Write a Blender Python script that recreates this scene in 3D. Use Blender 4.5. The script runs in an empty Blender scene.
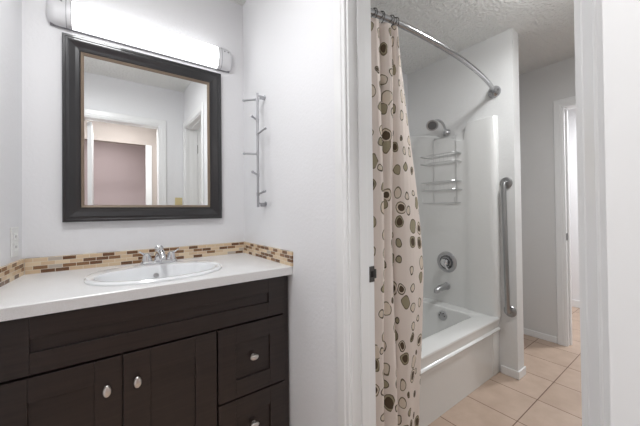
import bpy, bmesh, math, random
from mathutils import Vector, Matrix
random.seed(7)
C = bpy.context.scene.collection
PI = math.pi

# ------------------------------------------------------------------ camera
cam_d = bpy.data.cameras.new('camera')
cam = bpy.data.objects.new('camera', cam_d); C.objects.link(cam)
yaw, pit, rol = [math.radians(a) for a in (36.4405, 0.5606, -0.6411)]
F = Vector((math.sin(yaw)*math.cos(pit), math.cos(yaw)*math.cos(pit), math.sin(pit)))
R0 = Vector((math.cos(yaw), -math.sin(yaw), 0)); U0 = R0.cross(F)
R = R0*math.cos(rol) + U0*math.sin(rol); U = -R0*math.sin(rol) + U0*math.cos(rol)
cam.matrix_world = Matrix(((R.x, U.x, -F.x, 0), (R.y, U.y, -F.y, 0), (R.z, U.z, -F.z, 1.187), (0, 0, 0, 1)))
cam_d.sensor_width = 36; cam_d.sensor_fit = 'HORIZONTAL'
cam_d.lens = 294.894/640*36
cam_d.shift_y = -6.342/640
cam_d.clip_start = 0.01
bpy.context.scene.camera = cam

# ------------------------------------------------------------------ world, exposure
w = bpy.data.worlds.new('world'); bpy.context.scene.world = w; w.use_nodes = True
w.node_tree.nodes['Background'].inputs[0].default_value = (0.9, 0.93, 1.0, 1)
w.node_tree.nodes['Background'].inputs[1].default_value = 1.0
vs = bpy.context.scene.view_settings
vs.view_transform = 'Standard'; vs.look = 'None'; vs.gamma = 1; vs.use_curve_mapping = False
vs.exposure = 1.07
VANITY_STRENGTH = 1.7
def lamp_light(name, loc, power, col=(1, 1, 1), r=.13, down=True):
    l = bpy.data.lights.new(name, 'AREA' if down else 'POINT'); l.energy = power; l.color = col
    if down: l.shape = 'DISK'; l.size = 2*r
    else: l.shadow_soft_size = r
    o = bpy.data.objects.new(name, l); C.objects.link(o); o.location = loc
    return o
# each shines from a ceiling lamp further down; all but bath are added
lamp_light('bath_lamp_light', (1.80, 0.38, 2.335), 5.2, (.965, .987, 1))
lamp_light('bath_lamp_glow', (1.80, 0.38, 2.29), 2.3, (.965, .987, 1), .045, False)
lamp_light('entry_fill_light', (0.15, -0.32, 2.335), 7.5, (.98, .99, 1))  # added fill from behind the camera for cabinet fronts and right wall
lamp_light('vanity_fill_light', (-0.02, 0.90, 2.335), 3.9, (.98, .99, 1))  # added overhead fill, placed out of both camera and mirror view
lamp_light('hall_fill_light', (0.0, -1.6, 2.335), 3.3, (1, .97, .97))  # unseen source added to brighten the pink wall in the mirror
lamp_light('far_fill_light', (3.95, 0.3, 2.335), 14, (.97, .98, 1))  # unseen source added to brighten the room past the far doorway

# ------------------------------------------------------------------ node helpers
def newmat(name):
    m = bpy.data.materials.new(name); m.use_nodes = True
    return m, m.node_tree.nodes, m.node_tree.links, m.node_tree.nodes['Principled BSDF']
def srgb(r, g, b):
    f = lambda c: (c/255/12.92) if c/255 <= .04045 else ((c/255+.055)/1.055)**2.4
    return (f(r), f(g), f(b), 1)
def simple(name, col, rough=.5, metal=0, bump=None, coat=0, spec=None):
    m, N, L, p = newmat(name)
    p.inputs['Base Color'].default_value = col; p.inputs['Roughness'].default_value = rough
    p.inputs['Metallic'].default_value = metal; p.inputs['Coat Weight'].default_value = coat
    if spec is not None: p.inputs['Specular IOR Level'].default_value = spec
    if bump:
        sc, st, dist, det = bump
        tc = N.new('ShaderNodeTexCoord'); n = N.new('ShaderNodeTexNoise'); b = N.new('ShaderNodeBump')
        n.inputs['Scale'].default_value = sc; n.inputs['Detail'].default_value = det
        b.inputs['Strength'].default_value = st; b.inputs['Distance'].default_value = dist
        L.new(tc.outputs['Object'], n.inputs['Vector']); L.new(n.outputs['Fac'], b.inputs['Height']); L.new(b.outputs['Normal'], p.inputs['Normal'])
    return m
M = {}
M['wall'] = simple('wall_paint', srgb(232, 232, 234), .6, bump=(75, .25, .004, 3))
M['wall_bath'] = simple('bath_wall_paint', srgb(226, 226, 225), .55, bump=(70, .3, .004, 3))
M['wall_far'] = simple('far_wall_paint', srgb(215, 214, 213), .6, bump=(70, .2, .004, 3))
M['pink'] = simple('pink_paint', srgb(206, 190, 191), .7, bump=(60, .2, .004, 2))
M['beige'] = simple('beige_paint', srgb(186, 175, 168), .7, bump=(60, .2, .004, 2))
M['ceil'] = simple('textured_ceiling', srgb(236, 236, 234), .8, bump=(55, 1.0, .02, 3))
M['trim'] = simple('trim_enamel', srgb(234, 234, 234), .3)
M['plastic'] = simple('white_plastic', srgb(232, 232, 230), .35)
M['ivory'] = simple('ivory_plastic', srgb(214, 198, 150), .4)
M['dark_slot'] = simple('slot', srgb(60, 55, 50), .6)
M['chrome'] = simple('chrome', (.72, .72, .73, 1), .12, 1)
M['dark_chrome'] = simple('dark_chrome', (.16, .16, .165, 1), .15, 1)
M['rod'] = simple('rod_chrome', (.42, .42, .43, 1), .2, 1)
M['spray'] = simple('spray_face_grey', srgb(95, 95, 95), .5)
M['nickel'] = simple('brushed_nickel', (.50, .50, .51, 1), .32, 1)
M['brush'] = simple('brushed_aluminium', (.46, .46, .48, 1), .4, 1)
M['pewter'] = simple('knob_nickel', (.78, .75, .72, 1), .3, 1)
M['steel'] = simple('stainless_bar', (.38, .38, .38, 1), .3, 1)
M['wire'] = simple('caddy_wire', (.62, .62, .62, 1), .35, 1)
M['bronze'] = simple('hinge_metal', (.12, .115, .11, 1), .45, .8)
M['tub'] = simple('tub_acrylic', srgb(229, 229, 227), .16, coat=.3)
M['porcelain'] = simple('porcelain', srgb(236, 238, 240), .1, coat=.5)
M['frame'] = simple('mirror_frame_black', srgb(38, 37, 39), .30, coat=.35)
M['gold'] = simple('aged_gold', srgb(138, 122, 106), .45, .15, bump=(300, .3, .001, 2))
M['glass'] = simple('mirror_silver', (.97, .985, .98, 1), .01, 1)
M['fixture'] = simple('fixture_satin', srgb(226, 226, 228), .35, .15)
M['seam'] = simple('fixture_seam', srgb(150, 150, 155), .4, .4)
M['void'] = simple('cabinet_shadow_gap', srgb(16, 12, 11), .8)

def emis(name, col, s):
    m, N, L, p = newmat(name)
    p.inputs['Base Color'].default_value = (.9, .9, .9, 1)
    p.inputs['Emission Color'].default_value = col; p.inputs['Emission Strength'].default_value = s
    return m
M['diffuser'] = emis('vanity_diffuser', (.985, .995, 1, 1), VANITY_STRENGTH)
M['lamp'] = emis('lamp_glass', (1, .97, .93, 1), 2.0)

def mat_wood():
    m, N, L, p = newmat('espresso_wood')
    tc = N.new('ShaderNodeTexCoord'); mp = N.new('ShaderNodeMapping'); n = N.new('ShaderNodeTexNoise')
    mp.inputs['Scale'].default_value = (2.5, 2.5, 60); n.inputs['Scale'].default_value = 2.0; n.inputs['Detail'].default_value = 5
    cr = N.new('ShaderNodeValToRGB')
    cr.color_ramp.elements[0].color = srgb(34, 26, 24); cr.color_ramp.elements[1].color = srgb(47, 36, 33)
    cr.color_ramp.elements[0].position = .3; cr.color_ramp.elements[1].position = .72
    L.new(tc.outputs['Object'], mp.inputs['Vector']); L.new(mp.outputs['Vector'], n.inputs['Vector'])
    L.new(n.outputs['Fac'], cr.inputs['Fac']); L.new(cr.outputs['Color'], p.inputs['Base Color'])
    p.inputs['Roughness'].default_value = .38; p.inputs['Coat Weight'].default_value = .15; p.inputs['Coat Roughness'].default_value = .3
    b = N.new('ShaderNodeBump'); b.inputs['Strength'].default_value = .08; b.inputs['Distance'].default_value = .002
    L.new(n.outputs['Fac'], b.inputs['Height']); L.new(b.outputs['Normal'], p.inputs['Normal'])
    return m
M['wood'] = mat_wood()

def mat_quartz():
    m, N, L, p = newmat('speckled_quartz')
    tc = N.new('ShaderNodeTexCoord'); n = N.new('ShaderNodeTexNoise'); n.inputs['Scale'].default_value = 800; n.inputs['Detail'].default_value = 2
    cr = N.new('ShaderNodeValToRGB'); e = cr.color_ramp.elements
    e[0].position = .30; e[0].color = srgb(205, 202, 200); e[1].position = .5; e[1].color = srgb(232, 232, 232)
    L.new(tc.outputs['Object'], n.inputs['Vector']); L.new(n.outputs['Fac'], cr.inputs['Fac']); L.new(cr.outputs['Color'], p.inputs['Base Color'])
    p.inputs['Roughness'].default_value = .3
    return m
M['quartz'] = mat_quartz()

def mat_mosaic(name, axis, off):
    m, N, L, p = newmat(name)
    tc = N.new('ShaderNodeTexCoord'); sp = N.new('ShaderNodeSeparateXYZ'); cb = N.new('ShaderNodeCombineXYZ')
    L.new(tc.outputs['Object'], sp.inputs[0])
    ad = N.new('ShaderNodeMath'); ad.operation = 'ADD'; ad.inputs[1].default_value = off
    L.new(sp.outputs[axis], ad.inputs[0]); L.new(ad.outputs[0], cb.inputs[0]); L.new(sp.outputs['Z'], cb.inputs[1])
    def brick(c1, c2, mortar):
        b = N.new('ShaderNodeTexBrick'); b.offset = .5; b.offset_frequency = 2; b.squash = 1
        for k, v in (('Scale', 1.0), ('Mortar Size', .0010), ('Mortar Smooth', .1), ('Bias', 0), ('Brick Width', .047), ('Row Height', .01625)):
            b.inputs[k].default_value = v
        b.inputs['Color1'].default_value = c1; b.inputs['Color2'].default_value = c2; b.inputs['Mortar'].default_value = mortar
        L.new(cb.outputs[0], b.inputs['Vector']); return b
    br = brick((0, 0, 0, 1), (1, 1, 1, 1), (.5, .5, .5, 1))
    cr = N.new('ShaderNodeValToRGB'); cr.color_ramp.interpolation = 'CONSTANT'; e = cr.color_ramp.elements
    cols = [(0, srgb(112, 78, 52)), (.22, srgb(214, 188, 156)), (.40, srgb(140, 103, 72)), (.54, srgb(228, 208, 178)), (.72, srgb(190, 178, 166)), (.80, srgb(218, 194, 162))]
    e[0].position = 0; e[0].color = cols[0][1]; e[1].position = cols[1][0]; e[1].color = cols[1][1]
    for q, c in cols[2:]:
        x = e.new(q); x.color = c
    L.new(br.outputs['Color'], cr.inputs['Fac'])
    mx = N.new('ShaderNodeMixRGB'); L.new(br.outputs['Fac'], mx.inputs[0]); L.new(cr.outputs['Color'], mx.inputs[1]); mx.inputs[2].default_value = srgb(232, 220, 202)
    L.new(mx.outputs[0], p.inputs['Base Color']); p.inputs['Roughness'].default_value = .25
    bp_ = N.new('ShaderNodeBump'); bp_.invert = True; bp_.inputs['Strength'].default_value = .5; bp_.inputs['Distance'].default_value = .002
    L.new(br.outputs['Fac'], bp_.inputs['Height']); L.new(bp_.outputs['Normal'], p.inputs['Normal'])
    return m
M['mosaic_x'] = mat_mosaic('mosaic_back', 'X', 0.012); M['mosaic_y'] = mat_mosaic('mosaic_side', 'Y', 0.02); M['mosaic_l'] = mat_mosaic('mosaic_left', 'Y', 0.005)

def mat_tile():
    m, N, L, p = newmat('floor_tile')
    tc = N.new('ShaderNodeTexCoord'); mp = N.new('ShaderNodeMapping')
    mp.inputs['Location'].default_value = (-1.548+.002, -.686+.002, 0)
    L.new(tc.outputs['Object'], mp.inputs['Vector'])
    b = N.new('ShaderNodeTexBrick'); b.offset = 0; b.squash = 1
    for k, v in (('Scale', 1.0), ('Mortar Size', .0028), ('Mortar Smooth', .2), ('Bias', 0), ('Brick Width', .304), ('Row Height', .304)):
        b.inputs[k].default_value = v
    b.inputs['Color1'].default_value = srgb(196, 174, 157); b.inputs['Color2'].default_value = srgb(188, 165, 147); b.inputs['Mortar'].default_value = srgb(108, 78, 60)
    L.new(mp.outputs['Vector'], b.inputs['Vector'])
    n = N.new('ShaderNodeTexNoise'); n.inputs['Scale'].default_value = 9; n.inputs['Detail'].default_value = 6
    L.new(tc.outputs['Object'], n.inputs['Vector'])
    cr = N.new('ShaderNodeValToRGB'); cr.color_ramp.elements[0].position = .35; cr.color_ramp.elements[1].position = .7
    cr.color_ramp.elements[0].color = (.86, .84, .82, 1); cr.color_ramp.elements[1].color = (1, 1, 1, 1)
    L.new(n.outputs['Fac'], cr.inputs['Fac'])
    mx = N.new('ShaderNodeMixRGB'); mx.blend_type = 'MULTIPLY'; mx.inputs[0].default_value = 1
    L.new(b.outputs['Color'], mx.inputs[1]); L.new(cr.outputs['Color'], mx.inputs[2]); L.new(mx.outputs[0], p.inputs['Base Color'])
    p.inputs['Roughness'].default_value = .42
    bb = N.new('ShaderNodeBump'); bb.invert = True; bb.inputs['Strength'].default_value = .4; bb.inputs['Distance'].default_value = .003
    L.new(b.outputs['Fac'], bb.inputs['Height']); L.new(bb.outputs['Normal'], p.inputs['Normal'])
    return m
M['tile'] = mat_tile()

def mat_curtain():
    m, N, L, p = newmat('pebble_print_fabric')
    tc = N.new('ShaderNodeTexCoord')
    def mth(op, a, b=None, c=None):
        n = N.new('ShaderNodeMath'); n.operation = op
        for i, v in enumerate((a, b, c)):
            if v is None: continue
            if isinstance(v, (int, float)): n.inputs[i].default_value = v
            else: L.new(v, n.inputs[i])
        return n.outputs[0]
    nz = N.new('ShaderNodeTexNoise'); nz.inputs['Scale'].default_value = 16; nz.inputs['Detail'].default_value = 1
    L.new(tc.outputs['UV'], nz.inputs['Vector'])
    sb = N.new('ShaderNodeVectorMath'); sb.operation = 'SUBTRACT'; sb.inputs[1].default_value = (.5, .5, .5); L.new(nz.outputs['Color'], sb.inputs[0])
    sc = N.new('ShaderNodeVectorMath'); sc.operation = 'SCALE'; sc.inputs['Scale'].default_value = .03; L.new(sb.outputs[0], sc.inputs[0])
    ad = N.new('ShaderNodeVectorMath'); ad.operation = 'ADD'; L.new(tc.outputs['UV'], ad.inputs[0]); L.new(sc.outputs[0], ad.inputs[1])
    mp = N.new('ShaderNodeMapping'); mp.inputs['Scale'].default_value = (15.5, 11.8, 1); L.new(ad.outputs[0], mp.inputs['Vector'])
    v = N.new('ShaderNodeTexVoronoi'); v.voronoi_dimensions = '2D'; v.inputs['Scale'].default_value = 1; v.inputs['Randomness'].default_value = .72
    L.new(mp.outputs[0], v.inputs['Vector'])
    d = v.outputs['Distance']; s = N.new('ShaderNodeSeparateColor'); L.new(v.outputs['Color'], s.inputs[0])
    ra, rb, rc = s.outputs[0], s.outputs[1], s.outputs[2]
    r = mth('ADD', mth('MULTIPLY', ra, .24), .16)                   # outer radius of each pebble
    rw = .058
    inside = mth('LESS_THAN', d, r)
    ring = mth('MULTIPLY', inside, mth('GREATER_THAN', d, mth('SUBTRACT', r, rw)))
    core_r = mth('MULTIPLY', r, mth('ADD', mth('MULTIPLY', rc, .35), .3))
    core = mth('LESS_THAN', d, core_r)
    filled = mth('GREATER_THAN', rb, .58)
    cored = mth('MULTIPLY', core, mth('GREATER_THAN', rc, .68))
    base = srgb(240, 229, 221); dark = srgb(96, 86, 66); olive = srgb(168, 158, 132); pale = srgb(226, 213, 197); brown = srgb(92, 76, 58)
    def mix(fac, a, b):
        n = N.new('ShaderNodeMixRGB'); L.new(fac, n.inputs[0])
        for i, x in ((1, a), (2, b)):
            if isinstance(x, tuple): n.inputs[i].default_value = x
            else: L.new(x, n.inputs[i])
        return n.outputs[0]
    c = mix(inside, base, mix(filled, pale, olive))
    c = mix(cored, c, brown)
    ringcol = mix(mth('GREATER_THAN', ra, .5), dark, srgb(124, 112, 88))
    c = mix(ring, c, ringcol)
    L.new(c, p.inputs['Base Color']); p.inputs['Roughness'].default_value = .75
    tr = N.new('ShaderNodeBsdfTranslucent'); L.new(c, tr.inputs['Color'])
    ms = N.new('ShaderNodeMixShader'); ms.inputs[0].default_value = .22
    L.new(p.outputs[0], ms.inputs[1]); L.new(tr.outputs[0], ms.inputs[2]); L.new(ms.outputs[0], N['Material Output'].inputs[0])
    return m
M['curtain'] = mat_curtain()

# ------------------------------------------------------------------ mesh helpers (all in world coordinates)
def prop(o, label=None, cat=None, group=None, kind=None):
    for k, v in (('label', label), ('category', cat), ('group', group), ('kind', kind)):
        if v: o[k] = v
    return o
def link(name, bm, mat, parent=None, smooth=False):
    bmesh.ops.recalc_face_normals(bm, faces=bm.faces)
    if parent is not None:
        off = Vector(parent.location); q = parent
        while q.parent: q = q.parent; off += Vector(q.location)
        bmesh.ops.translate(bm, verts=bm.verts, vec=-off)
    me = bpy.data.meshes.new(name); bm.to_mesh(me); bm.free()
    if smooth:
        for f in me.polygons: f.use_smooth = True
        me.set_sharp_from_angle(angle=math.radians(35))
    o = bpy.data.objects.new(name, me); me.materials.append(mat); C.objects.link(o)
    if parent is not None: o.parent = parent
    return o
def thing(name, label, cat, loc, group=None):
    o = bpy.data.objects.new(name, None); C.objects.link(o); o.location = loc; o.empty_display_size = .05
    return prop(o, label, cat, group)
def st_empty(name, loc):
    o = bpy.data.objects.new(name, None); C.objects.link(o); o.location = loc; return prop(o, kind='structure')
def box(bm, x0, x1, y0, y1, z0, z1, bev=0, seg=2, mtx=None):
    t = bmesh.new()
    vs_ = [t.verts.new((x, y, z)) for x in (x0, x1) for y in (y0, y1) for z in (z0, z1)]
    for q in ((0, 1, 3, 2), (4, 6, 7, 5), (0, 4, 5, 1), (2, 3, 7, 6), (0, 2, 6, 4), (1, 5, 7, 3)): t.faces.new([vs_[i] for i in q])
    bmesh.ops.recalc_face_normals(t, faces=t.faces)
    if bev: bmesh.ops.bevel(t, geom=list(t.edges), offset=bev, segments=seg, affect='EDGES', profile=.5)
    if mtx: bmesh.ops.transform(t, matrix=mtx, verts=t.verts)
    merge(bm, t); return bm
def merge(bm, t):
    mp = {v: bm.verts.new(v.co) for v in t.verts}
    for f in t.faces:
        try: bm.faces.new([mp[v] for v in f.verts])
        except ValueError: pass
    t.free()
def B(*a, **k): return box(bmesh.new(), *a, **k)
def smooth_path(pts, n=6):
    pts = [Vector(p) for p in pts]; out = []
    for i in range(len(pts)-1):
        p0 = pts[max(i-1, 0)]; p1 = pts[i]; p2 = pts[i+1]; p3 = pts[min(i+2, len(pts)-1)]
        for k in range(n):
            t = k/n
            out.append(.5*((2*p1)+(-p0+p2)*t+(2*p0-5*p1+4*p2-p3)*t*t+(-p0+3*p1-3*p2+p3)*t**3))
    out.append(pts[-1]); return out
def tube(bm, pts, rad, seg=12, cap=True, flat=None):
    pts = [Vector(p) for p in pts]; n = len(pts)
    rr = rad if isinstance(rad, (list, tuple)) else [rad]*n
    prev = None; rings = []
    for i, p in enumerate(pts):
        t = (pts[min(i+1, n-1)]-pts[max(i-1, 0)]).normalized()
        if prev is None:
            a = Vector((0, 0, 1)) if abs(t.z) < .9 else Vector((1, 0, 0)); u = t.cross(a).normalized()
        else:
            u = (prev-t*prev.dot(t)).normalized()
        prev = u; v = t.cross(u)
        rings.append([bm.verts.new(p+(u*math.cos(2*PI*k/seg)+v*math.sin(2*PI*k/seg)*(flat or 1))*rr[i]) for k in range(seg)])
    for a, b in zip(rings, rings[1:]):
        for k in range(seg): bm.faces.new((a[k], a[(k+1) % seg], b[(k+1) % seg], b[k]))
    if cap: bm.faces.new(rings[0][::-1]); bm.faces.new(rings[-1])
    return bm
def lathe(bm, prof, origin, axis, seg=32, sx=1, sy=1, uref=None):
    """prof: (radius, height) list turned round axis through origin"""
    axis = Vector(axis).normalized(); a = Vector(uref) if uref else (Vector((0, 0, 1)) if abs(axis.z) < .9 else Vector((1, 0, 0)))
    u = (a-axis*a.dot(axis)).normalized(); v = axis.cross(u); o = Vector(origin); rings = []
    for r, h in prof:
        rings.append([bm.verts.new(o+axis*h+(u*math.cos(2*PI*k/seg)*sx+v*math.sin(2*PI*k/seg)*sy)*max(r, 1e-5)) for k in range(seg)])
    for p, q in zip(rings, rings[1:]):
        for k in range(seg): bm.faces.new((p[k], p[(k+1) % seg], q[(k+1) % seg], q[k]))
    bm.faces.new(rings[0][::-1]); bm.faces.new(rings[-1])
    return bm
def prism(bm, poly, z0, z1):
    a = [bm.verts.new((x, y, z0)) for x, y in poly]; b = [bm.verts.new((x, y, z1)) for x, y in poly]; n = len(poly)
    for k in range(n): bm.faces.new((a[k], a[(k+1) % n], b[(k+1) % n], b[k]))
    bm.faces.new(a[::-1]); bm.faces.new(b); return bm
def loops(bm, lps, capend=True, capstart=False):
    rs = [[bm.verts.new(p) for p in l] for l in lps]
    for a, b in zip(rs, rs[1:]):
        n = len(a)
        for k in range(n): bm.faces.new((a[k], a[(k+1) % n], b[(k+1) % n], b[k]))
    if capend: bm.faces.new(rs[-1])
    if capstart: bm.faces.new(rs[0][::-1])
    return bm
def rrect(x0, x1, y0, y1, r, z, n=8):
    out = []
    for cx, cy, a0 in ((x1-r, y1-r, 0), (x0+r, y1-r, 90), (x0+r, y0+r, 180), (x1-r, y0+r, 270)):
        for k in range(n+1):
            a = math.radians(a0+90*k/n); out.append((cx+r*math.cos(a), cy+r*math.sin(a), z))
    return out
def struct(name, bm, mat, parent=None, smooth=False):
    o = link(name, bm, mat, parent, smooth)
    if parent is None: o['kind'] = 'structure'
    return o
def sweep_frame(bm, axis_pts, prof):
    """mitred rectangular frame in a vertical plane Y: axis_pts = (x0,x1,z0,z1) outer, prof = list of (inset, y)"""
    x0, x1, z0, z1 = axis_pts
    rings = []
    for d, y in prof:
        rings.append([bm.verts.new(p) for p in ((x0+d, y, z0+d), (x1-d, y, z0+d), (x1-d, y, z1-d), (x0+d, y, z1-d))])
    n = len(prof)
    for i in range(n):
        a, b = rings[i], rings[(i+1) % n]
        for k in range(4): bm.faces.new((a[k], a[(k+1) % 4], b[(k+1) % 4], b[k]))
    return bm

# ------------------------------------------------------------------ room shell
H = 2.44
Yw, Xr, Xb, Xe, Xf = 1.719, 0.696, 0.811, 2.306, 3.178
WT = .115
struct('floor', B(-1.4, 4.75, -2.5, 1.95, -.06, 0), M['tile'])
struct('ceiling', B(-1.4, 4.75, -2.5, 1.95, H, H+.06), M['ceil'])
struct('wall_back', B(-.6, Xf+WT, Yw, Yw+.12, 0, H), M['wall'])
def xl(y): return -.268-.10*(Yw-y)
bm = prism(bmesh.new(), [(xl(Yw), Yw), (xl(.076), .076), (xl(.076)-.1, .076), (xl(Yw)-.1, Yw)], 0, H)
struct('wall_left', bm, M['wall'])
DY0, DY1, DZ = .153, .765, 2.04          # bath doorway
bm = bmesh.new()
box(bm, Xr, Xb, .076, DY0-.018, 0, H); box(bm, Xr, Xb, DY1+.018, Yw, 0, H); box(bm, Xr, Xb, DY0-.018, DY1+.018, DZ+.018, H)
struct('wall_right', bm, M['wall'])
EX0, EX1 = -.34, .458                     # entry doorway
bm = bmesh.new()
box(bm, -.60, EX0-.018, -.04, .076, 0, H); box(bm, EX1+.018, Xb, -.04, .076, 0, H); box(bm, EX0-.018, EX1+.018, -.04, .076, DZ+.018, H)
struct('wall_front', bm, M['wall'])
struct('wall_bath_front', B(1.02, Xf, -.72, -.60, 0, H), M['wall_bath'])
struct('wall_shower_end', B(Xe, 2.412, .842, Yw, 0, H), M['wall_bath'])
FY0, FY1, FZ = -.03, .780, 2.04
bm = bmesh.new()
box(bm, Xf, Xf+WT, FY1+.018, Yw, 0, H); box(bm, Xf, Xf+WT, -.95, FY0-.018, 0, H); box(bm, Xf, Xf+WT, FY0-.018, FY1+.018, FZ+.018, H)
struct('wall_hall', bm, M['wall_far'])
struct('wall_far', B(4.50, 4.62, -.95, 1.9, 0, H), M['wall'])
struct('wall_far_left', B(Xf+WT, 4.5, 1.8, 1.9, 0, H), M['wall'])
struct('wall_far_right', B(Xf+WT, 4.5, -.95, -.85, 0, H), M['wall'])
# hall seen in the mirror
bm = bmesh.new()
box(bm, .525, 1.02, -1.08, -1.0, 0, H); box(bm, -1.3, -.62, -1.08, -1.0, 0, H); box(bm, -.62, .525, -1.08, -1.0, 2.05, H)
struct('wall_entry', bm, M['beige'])
struct('wall_bedroom', B(-1.3, 1.02, -2.4, -2.3, 0, H), M['pink'])
struct('wall_bedroom_right', B(1.02, 1.12, -2.4, -.04, 0, H), M['beige'])
struct('wall_bath_left', B(Xb, 1.02, -.115, -.04, 0, H), M['wall_bath'])
struct('wall_bedroom_left', B(-1.4, -1.3, -2.4, .076, 0, H), M['beige'])
struct('trim_1', B(.455, .525, -1.0, -.985, 0, 2.05, bev=.004), M['trim'])

# baseboards
def baseboard(name, boxes, parent=None):
    bm = bmesh.new()
    for b in boxes: box(bm, *b, bev=.004)
    struct(name, bm, M['trim'])
baseboard('baseboard_shower_end', [(Xe-.010, 2.422, .832, .842, 0, .057), (Xe-.010, Xe, .842, .948, 0, .057), (2.412, 2.422, .842, 1.70, 0, .057)])
baseboard('baseboard_hall', [(Xf-.010, Xf, .853, 1.70, 0, .057)])
baseboard('baseboard_far', [(4.488, 4.5, -.84, 1.79, 0, .085)])

# ---- doorways
def casing_y(x, sgn, y0, y1, z1, w=.070):
    """casing round an opening in a wall of constant X; sgn is the side it stands proud to"""
    prof = [(0, 0), (.010, 0), (.013, .004), (.030, .006), (.033, .012), (.060, .014), (w, .010), (w, 0)]   # (away from opening, proud) kept simple
    prof = [(.010, 0), (.010, .007), (.013, .009), (.026, .009), (.029, .012), (w-.004, .012), (w, .008), (w, 0)]
    bm = bmesh.new(); rings = []
    for d, p in prof:
        X = x+sgn*p
        rings.append([bm.verts.new(q) for q in ((X, y0-d, 0), (X, y0-d, z1+d), (X, y1+d, z1+d), (X, y1+d, 0))])
    n = len(prof)
    for i in range(n):
        a, b = rings[i], rings[(i+1) % n]
        for k in range(3): bm.faces.new((a[k], a[k+1], b[k+1], b[k]))
    bm.faces.new([r[0] for r in rings]); bm.faces.new([r[3] for r in rings])
    return bm
def casing_x(y, sgn, x0, x1, z1, w=.070):
    bm = casing_y(0, 1, x0, x1, z1, w)
    for v in bm.verts: v.co = Vector((v.co.y, y+sgn*v.co.x, v.co.z))
    return bm
d1 = st_empty('door_1', (Xr, DY0, 0))
link('casing', casing_y(Xr, -1, DY0, DY1, DZ), M['trim'], d1)
link('casing', casing_y(Xb, 1, DY0, DY1, DZ), M['trim'], d1)
bm = bmesh.new(); box(bm, Xr, Xb, DY0-.018, DY0, 0, DZ); box(bm, Xr, Xb, DY1, DY1+.018, 0, DZ); box(bm, Xr, Xb, DY0-.018, DY1+.018, DZ, DZ+.018)
link('jamb', bm, M['trim'], d1)
bm = bmesh.new(); box(bm, .736, .774, DY0, DY0+.007, 0, DZ-.007, bev=.002); box(bm, .736, .774, DY1-.007, DY1, 0, DZ-.007, bev=.002); box(bm, .736, .774, DY0, DY1, DZ-.007, DZ, bev=.002)
link('door_stop', bm, M['trim'], d1)
bm = B(.786, .8115, DY1-.002, DY1+.0005, .918, .976, bev=.0008)
box(bm, .8115, .8195, DY1-.004, DY1+.0005, .930, .964, bev=.001)
sp_ = prop(link('strike_plate', bm, M['bronze'], d1), 'dark metal strike plate with a latch hole')
link('latch_hole', B(.792, .806, DY1-.0025, DY1-.002, .936, .958), M['void'], sp_)
# the bathroom door, opened flat against the hidden side
dd = link('door_panel', B(.818, 1.40, .117, .152, .012, 2.03, bev=.002), M['trim'], d1)
for z in (.22, 1.06, 1.84):
    bm = tube(bmesh.new(), [(.8145, .1475, z-.045), (.8145, .1475, z+.045)], .006, 10)
    link('hinge', bm, M['bronze'], d1, True)
d2 = st_empty('door_2', (EX0, .076, 0))
link('casing', casing_x(.076, 1, EX0, EX1, DZ), M['trim'], d2)
bm = bmesh.new(); box(bm, EX0-.018, EX0, -.04, .076, 0, DZ); box(bm, EX1, EX1+.018, -.04, .076, 0, DZ); box(bm, EX0-.018, EX1+.018, -.04, .076, DZ, DZ+.018)
link('jamb', bm, M['trim'], d2)
d3 = st_empty('door_3', (Xf, FY0, 0))
link('casing', casing_y(Xf, -1, FY0, FY1, FZ), M['trim'], d3)
bm = bmesh.new(); box(bm, Xf, Xf+WT, FY0-.018, FY0, 0, FZ); box(bm, Xf, Xf+WT, FY1, FY1+.018, 0, FZ); box(bm, Xf, Xf+WT, FY0-.018, FY1+.018, FZ, FZ+.018)
link('jamb', bm, M['trim'], d3)
bm = bmesh.new(); box(bm, Xf+.045, Xf+.08, FY1-.011, FY1, 0, FZ-.01, bev=.003); box(bm, Xf+.045, Xf+.08, FY0, FY0+.011, 0, FZ-.01, bev=.003)
link('door_stop', bm, M['trim'], d3)
link('strike_plate', B(Xf+.005, Xf+.035, FY1-.003, FY1, .90, .96, bev=.001), M['bronze'], d3)
# the opened entry door, seen edge-on in the mirror
d4 = st_empty('door_4', (-.09, -.06, 0))
link('door_panel', B(-.11, -.076, -.68, -.05, .01, 2.03, bev=.002), M['trim'], d4)
kb = bmesh.new(); lathe(kb, [(.026, 0), (.026, .006), (.010, .010), (.010, .03), (.024, .04), (.027, .052), (.020, .064), (.001, .068)], (-.076, -.11, .95), (1, 0, 0), 20)
link('door_knob', kb, M['nickel'], d4, True)

# ------------------------------------------------------------------ vanity cabinet
FY = 1.18
cab = thing('vanity_cabinet', 'dark espresso shaker vanity cabinet with doors and drawers under the white counter', 'cabinet', (.2, 1.45, 0))
bm = bmesh.new()
XL = -.290; y0c = FY+.020
box(bm, xl(y0c)+.003, .664, y0c, y0c+.018, .10, .892, bev=.001)                   # face behind the doors
prism(bm, [(xl(y0c+.018)+.003, y0c+.018), (xl(y0c+.018)+.021, y0c+.018), (xl(1.71)+.021, 1.71), (xl(1.71)+.003, 1.71)], .10, .892)
box(bm, .664, .684, y0c, 1.715, .0, .892, bev=.001)
prism(bm, [(xl(y0c+.018)+.021, y0c+.018), (.664, y0c+.018), (.664, 1.70), (xl(1.70)+.021, 1.70)], .10, .118)
box(bm, xl(FY+.09)+.003, .664, FY+.09, FY+.108, 0, .10)
box(bm, xl(1.70)+.021, .664, 1.700, 1.712, .118, .892)
link('body', bm, M['wood'], cab)
link('filler', B(.664, .690, FY+.012, FY+.020, .10, .892), M['wood'], cab)
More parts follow.
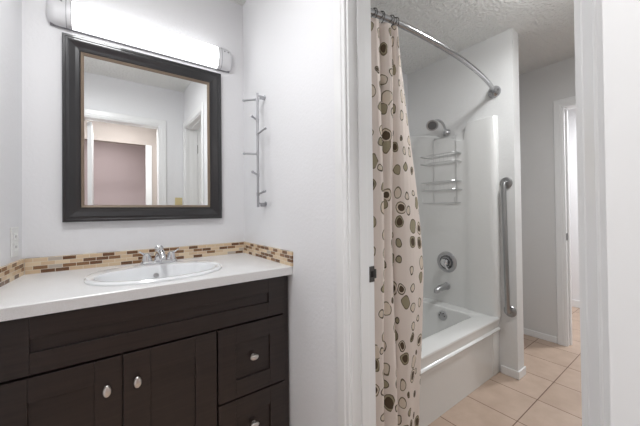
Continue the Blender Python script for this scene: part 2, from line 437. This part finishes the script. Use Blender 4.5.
def shaker(x0, x1, z0, z1, st, y=FY, th=.02, rec=.009):
    bm = bmesh.new(); b = .0012
    box(bm, x0, x0+st, y, y+th-.001, z0, z1, bev=b); box(bm, x1-st, x1, y, y+th-.001, z0, z1, bev=b)
    box(bm, x0+st, x1-st, y, y+th-.001, z0, z0+st*RAIL, bev=b); box(bm, x0+st, x1-st, y, y+th-.001, z1-st*RAIL, z1, bev=b)
    box(bm, x0+st-.004, x1-st+.004, y+rec, y+th-.002, z0+st*RAIL-.004, z1-st*RAIL+.004)
    return bm
def knob(x, z, parent, horiz, label):
    bm = bmesh.new()
    lathe(bm, [(.009, 0), (.009, .002), (.0045, .004), (.0045, .013)], (x, FY, z), (0, -1, 0), 16)
    s = (1, .62) if not horiz else (.62, 1)
    lathe(bm, [(.008, .011), (.0175, .014), (.0185, .018), (.016, .022), (.009, .0245), (.001, .025)], (x, FY, z), (0, -1, 0), 28, s[0], s[1], uref=(0, 0, 1))
    prop(link('knob', bm, M['pewter'], parent, True), label)
RAIL = .82
ff = link('false_drawer_front', shaker(-.245, .661, .721, .886, .0755), M['wood'], cab)
RAIL = 1
dl = link('door', shaker(-.245, .0495, .112, .7125, .071), M['wood'], cab)
dr = link('door', shaker(.0545, .3585, .112, .7125, .078), M['wood'], cab)
knob(.010, .617, dl, False, 'oval satin nickel knob'); knob(.093, .617, dr, False, 'oval satin nickel knob')
w1 = link('drawer', shaker(.3655, .661, .421, .7125, .071), M['wood'], cab)
w2 = link('drawer', shaker(.3655, .661, .112, .4135, .071), M['wood'], cab)
knob(.510, .573, w1, True, 'oval satin nickel knob'); knob(.510, .293, w2, True, 'oval satin nickel knob')

# ------------------------------------------------------------------ counter with sink hole
CT = .931; CB = .894
SX, SY, SA, SB = .193, 1.402, .249, .200
def ell(a, b, z, n=72, e=2.25, cx=SX, cy=SY):
    out = []
    for k in range(n):
        t = 2*PI*k/n; c, s = math.cos(t), math.sin(t)
        out.append((cx+a*math.copysign(abs(c)**(2/e), c), cy+b*math.copysign(abs(s)**(2/e), s), z))
    return out
ct = thing('countertop', 'white speckled quartz vanity countertop with a drop-in sink cutout', 'countertop', (.2, 1.45, CB))
bm = bmesh.new()
hole = ell(SA-.02, SB-.02, CT); n = len(hole)
cy0 = 1.156
def outer(z):
    out = []
    x0f, x1, y1 = xl(cy0)+.001, Xr-.002, Yw-.001
    for (hx, hy, _) in hole:
        dx, dy = hx-SX, hy-SY; best = 1e9
        for k in range(1):
            c = []
            if dx > 0: c.append((x1-SX)/dx)
            if dx < 0: c.append((-.29-SX)/dx)
            if dy > 0: c.append((y1-SY)/dy)
            if dy < 0: c.append((cy0-SY)/dy)
            best = min(c)
        x, y = SX+dx*best, SY+dy*best
        if x < -.26: x = xl(y)+.001
        out.append([x, y, z])
    for cx_, cy_ in ((x1, y1), (x1, cy0), (xl(y1)+.001, y1), (xl(cy0)+.001, cy0)):   # snap the nearest point to each corner
        i = min(range(n), key=lambda q: (out[q][0]-cx_)**2+(out[q][1]-cy_)**2); out[i][0], out[i][1] = cx_, cy_
    return out
def ins(l, d, z):
    x1, y1 = Xr-.002, Yw-.001
    return [(x, y+(d if abs(y-cy0) < 1e-6 else 0), z) for x, y, _ in l]
o = outer(CT)
loops(bm, [[(x, y, CB) for x, y, _ in hole], [(x, y, CB) for x, y, _ in o], ins(o, 0, CT-.003), ins(o, .003, CT), hole, [(x, y, CB) for x, y, _ in hole]], capend=False)
bmesh.ops.remove_doubles(bm, verts=bm.verts, dist=1e-5)
link('slab', bm, M['quartz'], ct)

# backsplash mosaic: three strips
ST = .9975
bs = thing('backsplash', 'strip of brown and beige mosaic tile along the back wall behind the sink', 'backsplash', (.2, Yw, CT), 'mosaic backsplash strips')
link('tile_strip', B(xl(Yw)+.008, Xr-.009, Yw-.008, Yw, CT, ST), M['mosaic_x'], bs)
bs2 = thing('backsplash', 'short strip of mosaic tile on the right wall at the counter end', 'backsplash', (Xr, 1.4, CT), 'mosaic backsplash strips')
link('tile_strip', B(Xr-.008, Xr, cy0-.004, Yw, CT, ST), M['mosaic_y'], bs2)
bs3 = thing('backsplash', 'strip of mosaic tile running along the left wall above the counter', 'backsplash', (-.29, 1.4, CT), 'mosaic backsplash strips')
link('tile_strip', prism(bmesh.new(), [(xl(cy0), cy0), (xl(cy0)+.008, cy0), (xl(Yw-.008)+.008, Yw-.0085), (xl(Yw-.008), Yw-.0085)], CT, ST), M['mosaic_l'], bs3)

# sink
sk = thing('sink', 'oval white drop-in porcelain sink set in the countertop', 'sink', (SX, SY, CT))
L_ = [ell(SA, SB, CT+.0005), ell(SA, SB, CT+.006), ell(SA-.006, SB-.006, CT+.012), ell(SA-.018, SB-.018, CT+.013)]
by = SY-.028
for a, b, z in ((SA-.030, SB-.052, CT+.010), (SA-.037, SB-.060, CT-.004), (SA-.050, SB-.072, CT-.05), (SA-.085, SB-.095, CT-.10), (SA-.14, SB-.125, CT-.128), (.035, .035, CT-.138), (.022, .022, CT-.139)):
    L_.append(ell(a, b, z, cy=by, e=2.1))
bm = loops(bmesh.new(), L_)
link('basin', bm, M['porcelain'], sk, True)
bm = bmesh.new(); lathe(bm, [(.021, 0), (.021, .002), (.017, .003), (.013, .001), (.001, .001)], (SX, by, CT-.139), (0, 0, 1), 24)
prop(link('drain', bm, M['nickel'], sk, True), 'round chrome drain')
bm = bmesh.new(); lathe(bm, [(.011, 0), (.011, .002), (.007, .003), (.006, .001), (.001, .001)], (SX, by+SB-.072, CT-.03), (0, -1, .25), 20)
prop(link('overflow_ring', bm, M['nickel'], sk, True), 'small chrome overflow ring')

# faucet
fx, fy, fz = .216, 1.577, CT+.013
fc = thing('faucet', 'chrome two-handle centerset faucet on the sink rim', 'faucet', (fx, fy, fz))
bm = loops(bmesh.new(), [rrect(fx-.078, fx+.078, fy-.027, fy+.024, .024, fz-.002), rrect(fx-.078, fx+.078, fy-.027, fy+.024, .024, fz+.008), rrect(fx-.072, fx+.072, fy-.022, fy+.019, .019, fz+.014)], capstart=True)
link('base_plate', bm, M['chrome'], fc, True)
for s in (-1, 1):
    hx = fx+s*.051
    bm = lathe(bmesh.new(), [(.023, .010), (.022, .02), (.017, .036), (.016, .042), (.010, .048), (.001, .05)], (hx, fy, fz), (0, 0, 1), 24)
    tube(bm, smooth_path([(hx, fy, fz+.040), (hx+s*.010, fy-.002, fz+.046), (hx+s*.020, fy-.008, fz+.052), (hx+s*.030, fy-.012, fz+.060)], 4), [.009]*4+[.008]*4+[.006]*4+[.006], 12, flat=.6)
    link('handle', bm, M['chrome'], fc, True)
bm = lathe(bmesh.new(), [(.024, .010), (.020, .026), (.013, .038), (.012, .046), (.018, .054), (.020, .064), (.018, .074), (.010, .081), (.001, .083)], (fx, fy, fz), (0, 0, 1), 24)
tube(bm, smooth_path([(fx, fy, fz+.040), (fx, fy-.035, fz+.055), (fx, fy-.075, fz+.052), (fx, fy-.105, fz+.040), (fx, fy-.112, fz+.030)], 4), [.017]*4+[.015]*4+[.0125]*4+[.011]*5, 16)
link('spout', bm, M['chrome'], fc, True)
# ------------------------------------------------------------------ mirror
mx0, mx1, mz0, mz1 = -.140, .5535, 1.144, 1.976
mr = thing('wall_mirror', 'large rectangular wall mirror in a wide black frame above the sink', 'mirror', (.207, Yw, 1.144))
yb = Yw-.001
fr = link('frame', sweep_frame(bmesh.new(), (mx0, mx1, mz0, mz1), [(0, yb), (0, Yw-.022), (.003, Yw-.026), (.010, Yw-.026), (.013, Yw-.023), (.018, Yw-.023), (.024, Yw-.024), (.045, Yw-.018), (.058, Yw-.016), (.0605, Yw-.018), (.063, Yw-.015), (.063, yb)]), M['frame'], mr)
li = link('gold_liner', sweep_frame(bmesh.new(), (mx0+.0632, mx1-.0632, mz0+.0632, mz1-.0632), [(0, yb), (0, Yw-.014), (.003, Yw-.016), (.006, Yw-.014), (.008, Yw-.012), (.010, Yw-.013), (.012, Yw-.010), (.012, yb)]), M['gold'], mr)
prop(li, 'thin aged gold inner edge')
link('mirror_glass', B(mx0+.074, mx1-.074, Yw-.007, Yw-.003, mz0+.074, mz1-.074), M['glass'], mr)

# ------------------------------------------------------------------ vanity light bar
lx0, lx1 = -.190, .618
lb, lt = 2.006, 2.126
lg = thing('vanity_light', 'long curved white bar light glowing above the mirror', 'light fixture', (.21, Yw, lb))
def bar_section(x, sx=1.0, pr=.042, zb=lb, zt=lt, n=12):
    pts = [(x, Yw-.001, zt), ]
    zc, hh = (zb+zt)/2, (zt-zb)/2
    for k in range(n+1):
        a = PI/2-PI*k/n
        pts.append((x, Yw-.012-pr*sx*max(math.cos(a), 0)**.75, zc+hh*math.sin(a)))
    pts.append((x, Yw-.001, zb)); return pts
def barmesh(xs):
    return loops(bmesh.new(), [bar_section(x, s, zb=lb+q, zt=lt-q) for x, s, q in xs], capstart=True)
cap = .085
link('diffuser', barmesh([(lx0+cap, 1, .0), (lx1-cap, 1, .0)]), M['diffuser'], lg, True)
for s in (0, 1):
    X = (lambda d: lx0+d) if s == 0 else (lambda d: lx1-d)
    e = link('end_cap', barmesh([(X(cap-.001), 1.03, -.001), (X(.03), .97, -.001), (X(.014), .85, .004), (X(.005), .60, .014), (X(0), .25, .028)]), M['fixture'], lg, True)
    link('seam_ring', barmesh([(X(cap), 1.05, -.002), (X(cap-.003), 1.05, -.002)]), M['seam'], e, True)
    link('seam_ring', barmesh([(X(cap-.018), 1.045, -.0018), (X(cap-.020), 1.045, -.0018)]), M['seam'], e, True)
    for d in (.030, .050):
        bm = lathe(bmesh.new(), [(.0045, 0), (.0045, .003), (.001, .004)], (X(d), Yw-.046, 2.098), (0, -1, .45), 12)
        link('screw', bm, M['seam'], e, True)
link('back_plate', B(lx0+.01, lx1-.01, Yw-.010, Yw-.0005, lb-.004, lt+.004, bev=.002), M['seam'], lg)

# ------------------------------------------------------------------ hook rail on right wall
hk = thing('hook_rail', 'slim brushed metal hook rail with swing pegs on the right wall', 'hook rail', (Xr, 1.42, 1.2))
rx, ry = .652, 1.423
link('rail', tube(bmesh.new(), [(rx, ry, 1.203), (rx, ry, 1.797)], .0065, 12), M['brush'], hk, True)
for z in (1.785, 1.222):
    bm = tube(bmesh.new(), [(rx, ry, z), (Xr-.004, ry, z)], .004, 10); lathe(bm, [(.011, 0), (.011, .004), (.005, .006)], (Xr, ry, z), (-1, 0, 0), 16)
    box(bm, Xr-.030, Xr-.001, ry-.005, ry+.005, z-.016, z+.004, bev=.002)
    link('bracket', bm, M['brush'], hk, True)
for z, dx, dy in ((1.765, -.040, .085), (1.655, -.035, -.012), (1.585, .006, -.075), (1.480, -.040, .085), (1.370, -.035, -.012), (1.270, .002, -.075)):
    d = Vector((dx, dy, .012)); p = Vector((rx, ry, z))
    bm = tube(bmesh.new(), [p, p+d*.85, p+d], [.0052, .0052, .006], 10); lathe(bm, [(.008, -.009), (.008, .009)], p, (0, 0, 1), 14)
    bmesh.ops.create_uvsphere(bm, u_segments=12, v_segments=8, radius=.0075, matrix=Matrix.Translation(p+d))
    link('peg', bm, M['brush'], hk, True)

# ------------------------------------------------------------------ wall plates
def plate(name, label, cat, origin, nrm, mat, kind):
    t = thing(name, label, cat, origin)
    nrm = Vector(nrm).normalized(); rt = Vector((0, 0, 1)).cross(nrm); Mx = Matrix((( rt.x, nrm.x, 0, 0), (rt.y, nrm.y, 0, 0), (rt.z, nrm.z, 1, 0), (0, 0, 0, 1)))
    Mx.translation = Vector(origin)
    link('cover_plate', box(bmesh.new(), -.035, .035, .0005, .006, -.057, .057, bev=.002, mtx=Mx), mat, t)
    if kind == 'outlet':
        for z in (-.02, .02):
            f = link('socket', box(bmesh.new(), -.016, .016, .006, .008, z-.014, z+.014, bev=.003, mtx=Mx), mat, t)
            b = bmesh.new()
            for x in (-.006, .006): box(b, x-.001, x+.001, .008, .0084, z-.004, z+.005, mtx=Mx)
            link('slot', b, M['dark_slot'], f)
    else:
        link('toggle', box(bmesh.new(), -.005, .005, .006, .018, -.002, .010, bev=.002, mtx=Mx), mat, t)
oy = 1.625
plate('wall_outlet', 'white outlet plate on the left wall above the mosaic strip', 'outlet', (xl(oy), oy, 1.075), (1, -.1, 0), M['plastic'], 'outlet')
plate('light_switch', 'ivory light switch plate reflected in the mirror beside the doorway', 'light switch', (.640, .076, 1.27), (0, 1, 0), M['ivory'], 'switch')

# ------------------------------------------------------------------ ceiling lamps (all outside the view, added for fill except in the bathroom)
def ceil_lamp(x, y, label, r=.14):
    t = thing('ceiling_lamp', label, 'ceiling lamp', (x, y, H), 'round ceiling lamps')
    link('lamp_base', lathe(bmesh.new(), [(r*.8, 0), (r*.8, .012), (r*.6, .02)], (x, y, H-.0005), (0, 0, -1), 32), M['fixture'], t, True)
    link('lamp_glass', lathe(bmesh.new(), [(r*.95, .02), (r, .035), (r*.85, .06), (r*.5, .085), (.001, .093)], (x, y, H), (0, 0, -1), 32), M['lamp'], t, True)
ceil_lamp(1.80, 0.38, 'round white ceiling lamp inside the bathroom')
ceil_lamp(-.02, .90, 'round white ceiling lamp added above the vanity for fill light')
ceil_lamp(.15, -.32, 'round white ceiling lamp added outside the vanity doorway for fill light')
ceil_lamp(0, -1.6, 'round white ceiling lamp added to light the pink wall')
ceil_lamp(3.95, .3, 'round white ceiling lamp added to light the far tiled room')

# ------------------------------------------------------------------ bathtub
tb = thing('bathtub', 'white alcove bathtub with a ledged front apron behind the curtain', 'bathtub', (1.56, 1.33, 0))
TZ = .400; TX0, TX1, TY0, TY1 = Xb+.003, Xe-.003, .943, Yw-.003
def fr_loop(dy, z, r=.012): return rrect(TX0, TX1, TY0+dy, TY1, r, z)
L_ = [fr_loop(.020, 0.001), fr_loop(.018, .285), fr_loop(.014, .302), fr_loop(.003, .310), fr_loop(.001, .317), fr_loop(.004, .323), fr_loop(.013, .328), fr_loop(.015, .334), fr_loop(.003, .384), fr_loop(.002, .391), fr_loop(.005, .397), fr_loop(.012, TZ)]
L_ += [rrect(TX0+.07, 2.195, 1.070, 1.645, .07, TZ), rrect(TX0+.078, 2.185, 1.079, 1.637, .07, TZ-.008), rrect(TX0+.10, 2.165, 1.095, 1.622, .08, .30), rrect(TX0+.15, 2.135, 1.115, 1.600, .09, .12), rrect(TX0+.20, 2.095, 1.15, 1.565, .09, .075), rrect(TX0+.26, 2.04, 1.20, 1.515, .08, .068)]
link('tub_shell', loops(bmesh.new(), L_, capstart=True), M['tub'], tb, True)
link('apron_edge', B(2.205, Xe-.004, .956, .972, .002, .298, bev=.006), M['tub'], tb, True)
ov = bmesh.new(); lathe(ov, [(.037, 0), (.037, .005), (.032, .009), (.012, .010), (.008, .013), (.001, .013)], (2.172, 1.318, .335), (-1, 0, .12), 28)
op = prop(link('overflow_plate', ov, M['nickel'], tb, True), 'round chrome overflow plate')
for a in range(6):
    aa = a*PI/3
    p = Vector((2.162, 1.318+.022*math.cos(aa), .336+.022*math.sin(aa)))
    link('overflow_slot', lathe(bmesh.new(), [(.005, 0), (.005, .0015)], p, (-1, 0, .12), 8), M['dark_slot'], op)

# surround
sr = thing('tub_surround', 'white moulded tub surround panel lining the shower walls', 'tub surround', (2.28, 1.33, TZ))
SZ = 1.850
inner = [(TX0, 1.700), (2.20, 1.700)]
for k in range(1, 7): 
    a = PI/2*k/6; inner.append((2.20+.085*math.sin(a), 1.700-.085*(1-math.cos(a))))
inner += [(2.285, 1.21), (2.283, 1.185), (2.279, 1.165), (2.275, 1.15), (2.272, 1.12), (2.268, 1.03), (2.267, .985), (2.270, .966), (2.281, .951), (2.292, .945), (Xe-.0005, .943)]
outer_ = [(Xe-.0005, Yw-.0005), (TX0, Yw-.0005)]
def insetpoly(poly, d):
    return [(x+(d if x < Xe-.01 and y < 1.69 else 0), y+(d if y > 1.6 and y < Yw-.002 else 0)) for x, y in poly]
poly = inner+outer_
def top_z(x, y):
    if x < 2.15: return 1.850
    for (ya, za), (yb_, zb) in zip(TOP, TOP[1:]):
        if ya <= y <= yb_: return za+(zb-za)*(y-ya)/(yb_-ya)
    return 1.850
TOP = [(.94, 1.852), (1.152, 1.848), (1.164, 1.838), (1.176, 1.76), (1.186, 1.722), (1.215, 1.722), (1.35, 1.772), (1.48, 1.815), (1.60, 1.838), (1.72, 1.850)]
pl2 = []
for (xa, ya), (xb_, yb_) in zip(poly, poly[1:]+poly[:1]):       # denser outline so that the top edge can follow its curve
    k = max(1, int(math.hypot(xb_-xa, yb_-ya)/.02)) if max(xa, xb_) > 2.2 else 1
    pl2 += [(xa+(xb_-xa)*i/k, ya+(yb_-ya)*i/k) for i in range(k)]
poly = pl2
bm = bmesh.new(); ri = insetpoly(poly, .004)
lps = [[(x, y, TZ+.0005) for x, y in poly], [(x, y, top_z(x, y)-.004) for x, y in poly], [(x, y, top_z(*poly[i])) for i, (x, y) in enumerate(ri)]]
vv = [[bm.verts.new(p) for p in l] for l in lps]; n_ = len(poly)
for a_, b_ in zip(vv, vv[1:]):
    for k in range(n_): bm.faces.new((a_[k], a_[(k+1) % n_], b_[(k+1) % n_], b_[k]))
f0 = bm.faces.new(vv[0][::-1]); e0 = [e for e in bm.edges if len(e.link_faces) == 1]
bmesh.ops.triangle_fill(bm, edges=e0, use_beauty=False, use_dissolve=False)
link('panel', bm, M['tub'], sr, True)

# shower fittings
sh = thing('shower_head', 'chrome shower head on a curved arm above the wire caddy', 'shower head', (Xe, 1.344, 1.80))
fl = Vector((Xe-.001, 1.338, 1.812))
arm = smooth_path([(Xe-.004, 1.338, 1.812), (2.285, 1.338, 1.835), (2.262, 1.342, 1.878), (2.225, 1.352, 1.905), (2.190, 1.366, 1.903), (2.170, 1.384, 1.878)], 5)
link('arm', tube(bmesh.new(), arm, .010, 12), M['nickel'], sh, True)
link('flange', lathe(bmesh.new(), [(.031, 0), (.030, .006), (.020, .018), (.014, .024)], fl, (-1, 0, .1), 28), M['nickel'], sh, True)
hd = Vector((-.70, -.45, -.55)).normalized(); hp = Vector((2.170, 1.384, 1.876))
bm = lathe(bmesh.new(), [(.011, -.012), (.013, 0), (.014, .008), (.028, .018), (.044, .028), (.047, .036), (.044, .041), (.038, .040), (.001, .039)], hp, hd, 32)
hh = link('head', bm, M['nickel'], sh, True)
link('spray_face', lathe(bmesh.new(), [(.034, 0), (.034, .002), (.001, .002)], hp+hd*.0395, hd, 28), M['spray'], hh)

cd = thing('shower_caddy', 'thin wire two-basket shower caddy hanging below the shower head', 'shower caddy', (2.28, 1.345, 1.21))
wr = .0022
X0 = 2.279
bm = bmesh.new()
ya, yb2 = 1.245, 1.445
tube(bm, [(X0, ya, 1.235), (X0, ya, 1.765), (X0, ya+.01, 1.775), (X0, yb2-.01, 1.775), (X0, yb2, 1.765), (X0, yb2, 1.235)], wr, 6)
tube(bm, smooth_path([(X0, 1.325, 1.775), (X0-.006, 1.328, 1.80), (X0-.012, 1.344, 1.848), (X0-.006, 1.362, 1.80), (X0, 1.365, 1.775)], 4), wr, 6)
link('hanger', bm, M['wire'], cd, True)
def basket(z0, z1, y0=1.205, y1=1.505, x1=2.165):
    bm = bmesh.new()
    for z, r_ in ((z1, .0034), (z0, .0028)):
        tube(bm, [(X0, y0, z), (x1+.012, y0, z), (x1, y0+.012, z), (x1, y1-.012, z), (x1+.012, y1, z), (X0, y1, z), (X0, y0, z)], r_, 6)
    for k in range(9):
        y = y0+.012+(y1-y0-.024)*k/8
        tube(bm, [(x1, y, z1), (x1, y, z0), (X0, y, z0)], .0013, 5)
    return bm
link('basket', basket(1.555, 1.620), M['wire'], cd, True)
link('basket', basket(1.335, 1.400), M['wire'], cd, True)
bm = bmesh.new()
tube(bm, [(X0, 1.215, 1.230), (2.19, 1.215, 1.230), (2.19, 1.495, 1.230), (X0, 1.495, 1.230), (X0, 1.215, 1.230)], .0026, 6)
tube(bm, [(2.19, 1.50, 1.27), (2.19, 1.495, 1.230)], .002, 6); tube(bm, [(2.19, 1.215, 1.27), (2.19, 1.215, 1.230)], .002, 6)
link('soap_tray', bm, M['wire'], cd, True)

vx, vy, vz = 2.2845, 1.342, .743
vl = thing('shower_valve', 'large round chrome shower valve with lever below the caddy', 'shower valve', (vx, vy, vz))
link('escutcheon', lathe(bmesh.new(), [(.086, 0), (.085, .004), (.070, .012), (.068, .010), (.045, .012), (.043, .020)], (vx, vy, vz), (-1, 0, 0), 40), M['nickel'], vl, True)
bm = lathe(bmesh.new(), [(.030, .015), (.032, .035), (.028, .05), (.018, .058), (.001, .060)], (vx, vy, vz), (-1, 0, 0), 28)
tube(bm, smooth_path([(vx-.045, vy, vz), (vx-.055, vy-.02, vz-.025), (vx-.052, vy-.04, vz-.052)], 4), [.011]*5+[.008]*4, 12)
link('lever', bm, M['chrome'], vl, True)
prop(link('inner_ring', lathe(bmesh.new(), [(.058, .0115), (.056, .016), (.046, .019), (.030, .021)], (vx, vy, vz), (-1, 0, 0), 36), M['dark_chrome'], vl, True), 'darker polished inner ring')
sp = thing('tub_spout', 'chrome tub spout below the shower valve', 'tub spout', (vx, 1.372, .531))
bm = tube(bmesh.new(), smooth_path([(vx, 1.345, .545), (vx-.04, 1.350, .543), (vx-.10, 1.357, .535), (vx-.125, 1.361, .518), (vx-.128, 1.362, .508)], 4), [.027]*4+[.026]*4+[.023]*4+[.019]*5, 20)
link('spout_body', bm, M['nickel'], sp, True)
link('flange', lathe(bmesh.new(), [(.031, 0), (.031, .006), (.027, .010)], (vx, 1.345, .545), (-1, 0, 0), 24), M['nickel'], sp, True)

# ------------------------------------------------------------------ grab bar
gb = thing('grab_bar', 'long vertical brushed steel grab bar on the end wall outside the tub', 'grab bar', (Xe, .893, .45))
gx = 2.262; gy0, gy1 = .896, .884
pth = [(Xe-.003, gy0, 1.360), (gx+.018, gy0, 1.360), (gx+.006, gy0, 1.354), (gx, gy0, 1.338), (gx, gy1, .480), (gx+.006, gy1, .464), (gx+.018, gy1, .458), (Xe-.003, gy1, .458)]
link('bar', tube(bmesh.new(), pth, .0155, 16), M['steel'], gb, True)
for y, z in ((gy0, 1.36), (gy1, .458)):
    link('flange', lathe(bmesh.new(), [(.041, 0), (.041, .004), (.036, .010), (.018, .014)], (Xe-.0005, y, z), (-1, 0, 0), 32), M['steel'], gb, True)

# ------------------------------------------------------------------ curved shower rod
RZ = 2.03
rod = thing('curtain_rod', 'curved chrome shower curtain rod across the tub opening', 'curtain rod', (1.56, .85, RZ))
rp = smooth_path([(Xb+.003, .905, RZ), (.88, .882, RZ), (.979, .867, RZ), (1.13, .854, RZ), (1.28, .848, RZ), (1.45, .848, RZ), (1.60, .853, RZ), (1.78, .868, RZ), (1.95, .889, RZ), (2.12, .918, RZ), (2.22, .940, RZ), (Xe-.02, .960, RZ)], 6)
link('pipe', tube(bmesh.new(), rp, .0140, 16), M['rod'], rod, True)
link('flange', lathe(bmesh.new(), [(.043, 0), (.043, .010), (.036, .022), (.022, .030), (.018, .038)], (Xe-.0005, .963, RZ), (-1, -.2, 0), 28), M['rod'], rod, True)
link('flange', lathe(bmesh.new(), [(.036, 0), (.036, .006), (.028, .016), (.018, .024)], (Xb+.0005, .905, RZ), (1, -.3, 0), 28), M['chrome'], rod, True)
link('collar', tube(bmesh.new(), [(1.375, .848, RZ), (1.392, .848, RZ)], .0142, 16), M['steel'], rod, True)

# ------------------------------------------------------------------ curtain
ctn = thing('shower_curtain', 'cream shower curtain printed with brown and olive pebble rings, drawn to one side', 'shower curtain', (.95, .85, .14))
def rod_y(x):
    best = min(range(len(rp)-1), key=lambda i: abs(rp[i].x-x)); return rp[best].y
NU, NV = 160, 70
ZT, ZB = 2.006, .14
bm = bmesh.new(); uvl = bm.loops.layers.uv.new('UVMap'); grid = []
def cur(u, v):
    """u 0..1 along the cloth, v 0 top .. 1 bottom"""
    z = ZT+(ZB-ZT)*v
    xr = lerp_tab(EDGE, v)
    xL = .835+.012*v
    bx = [xL, .905, .982-.01*v, 1.058-.018*(1-v)**3, xr]          # x of the valleys between the hanging pleats
    k = min(int(u*4), 3); t = u*4-k
    x = bx[k]+(bx[k+1]-bx[k])*t
    A = (.030, .034, .030, .036)[k]*(1-.15*v)
    y = rod_y(max(.84, min(x, 1.2)))*(1-v)+.872*v+.014-A*max(math.sin(PI*t), 0)**.62
    y += .006*math.sin(7*v+2.1*k)+.007*math.sin(2*PI*t+1.2*k)*(.4+v)+.003*math.sin(14*u+9*v)
    if v < .03: z -= .010*abs(math.sin(PI*t))*(1-v/.03)
    return Vector((x, y-.012*v, z))
EDGE = [(0, 1.078), (.12, 1.127), (.24, 1.167), (.39, 1.214), (.50, 1.241), (.60, 1.259), (.75, 1.246), (.93, 1.222), (1, 1.218)]
def lerp_tab(tab, v):
    for (a, p), (b, q) in zip(tab, tab[1:]):
        if v <= b: return p+(q-p)*(v-a)/(b-a)
    return tab[-1][1]
ARC = [0.0]
for i in range(NU): ARC.append(ARC[-1]+(cur((i+1)/NU, .5)-cur(i/NU, .5)).length)
for i in range(NU+1): grid.append([bm.verts.new(cur(i/NU, j/NV)) for j in range(NV+1)])
for i in range(NU):
    for j in range(NV):
        f = bm.faces.new((grid[i][j], grid[i+1][j], grid[i+1][j+1], grid[i][j+1]))
        for lp, (a, b) in zip(f.loops, ((i, j), (i+1, j), (i+1, j+1), (i, j+1))): lp[uvl].uv = (ARC[a]+.3, (1-b/NV)*1.866)
o = link('cloth', bm, M['curtain'], ctn, True)
sm = o.modifiers.new('thick', 'SOLIDIFY'); sm.thickness = .0015
for k in range(6):
    u = (.03, .24, .38, .52, .76, .95)[k]; p = cur(u, 0); yy = rod_y(p.x)
    bm = bmesh.new(); pts = []
    for a in range(17):
        t = 2*PI*a/16; pts.append((p.x+.002*math.sin(t), yy+.020*math.sin(t), RZ-.004+.024*math.cos(t)))
    tube(bm, pts, .0022, 6); 
    rg = link('curtain_ring', bm, M['bronze'], ctn, True)
    bm = bmesh.new(); bmesh.ops.create_uvsphere(bm, u_segments=10, v_segments=8, radius=.006, matrix=Matrix.Translation((p.x, yy, RZ+.018))); link('roller', bm, M['bronze'], rg, True)
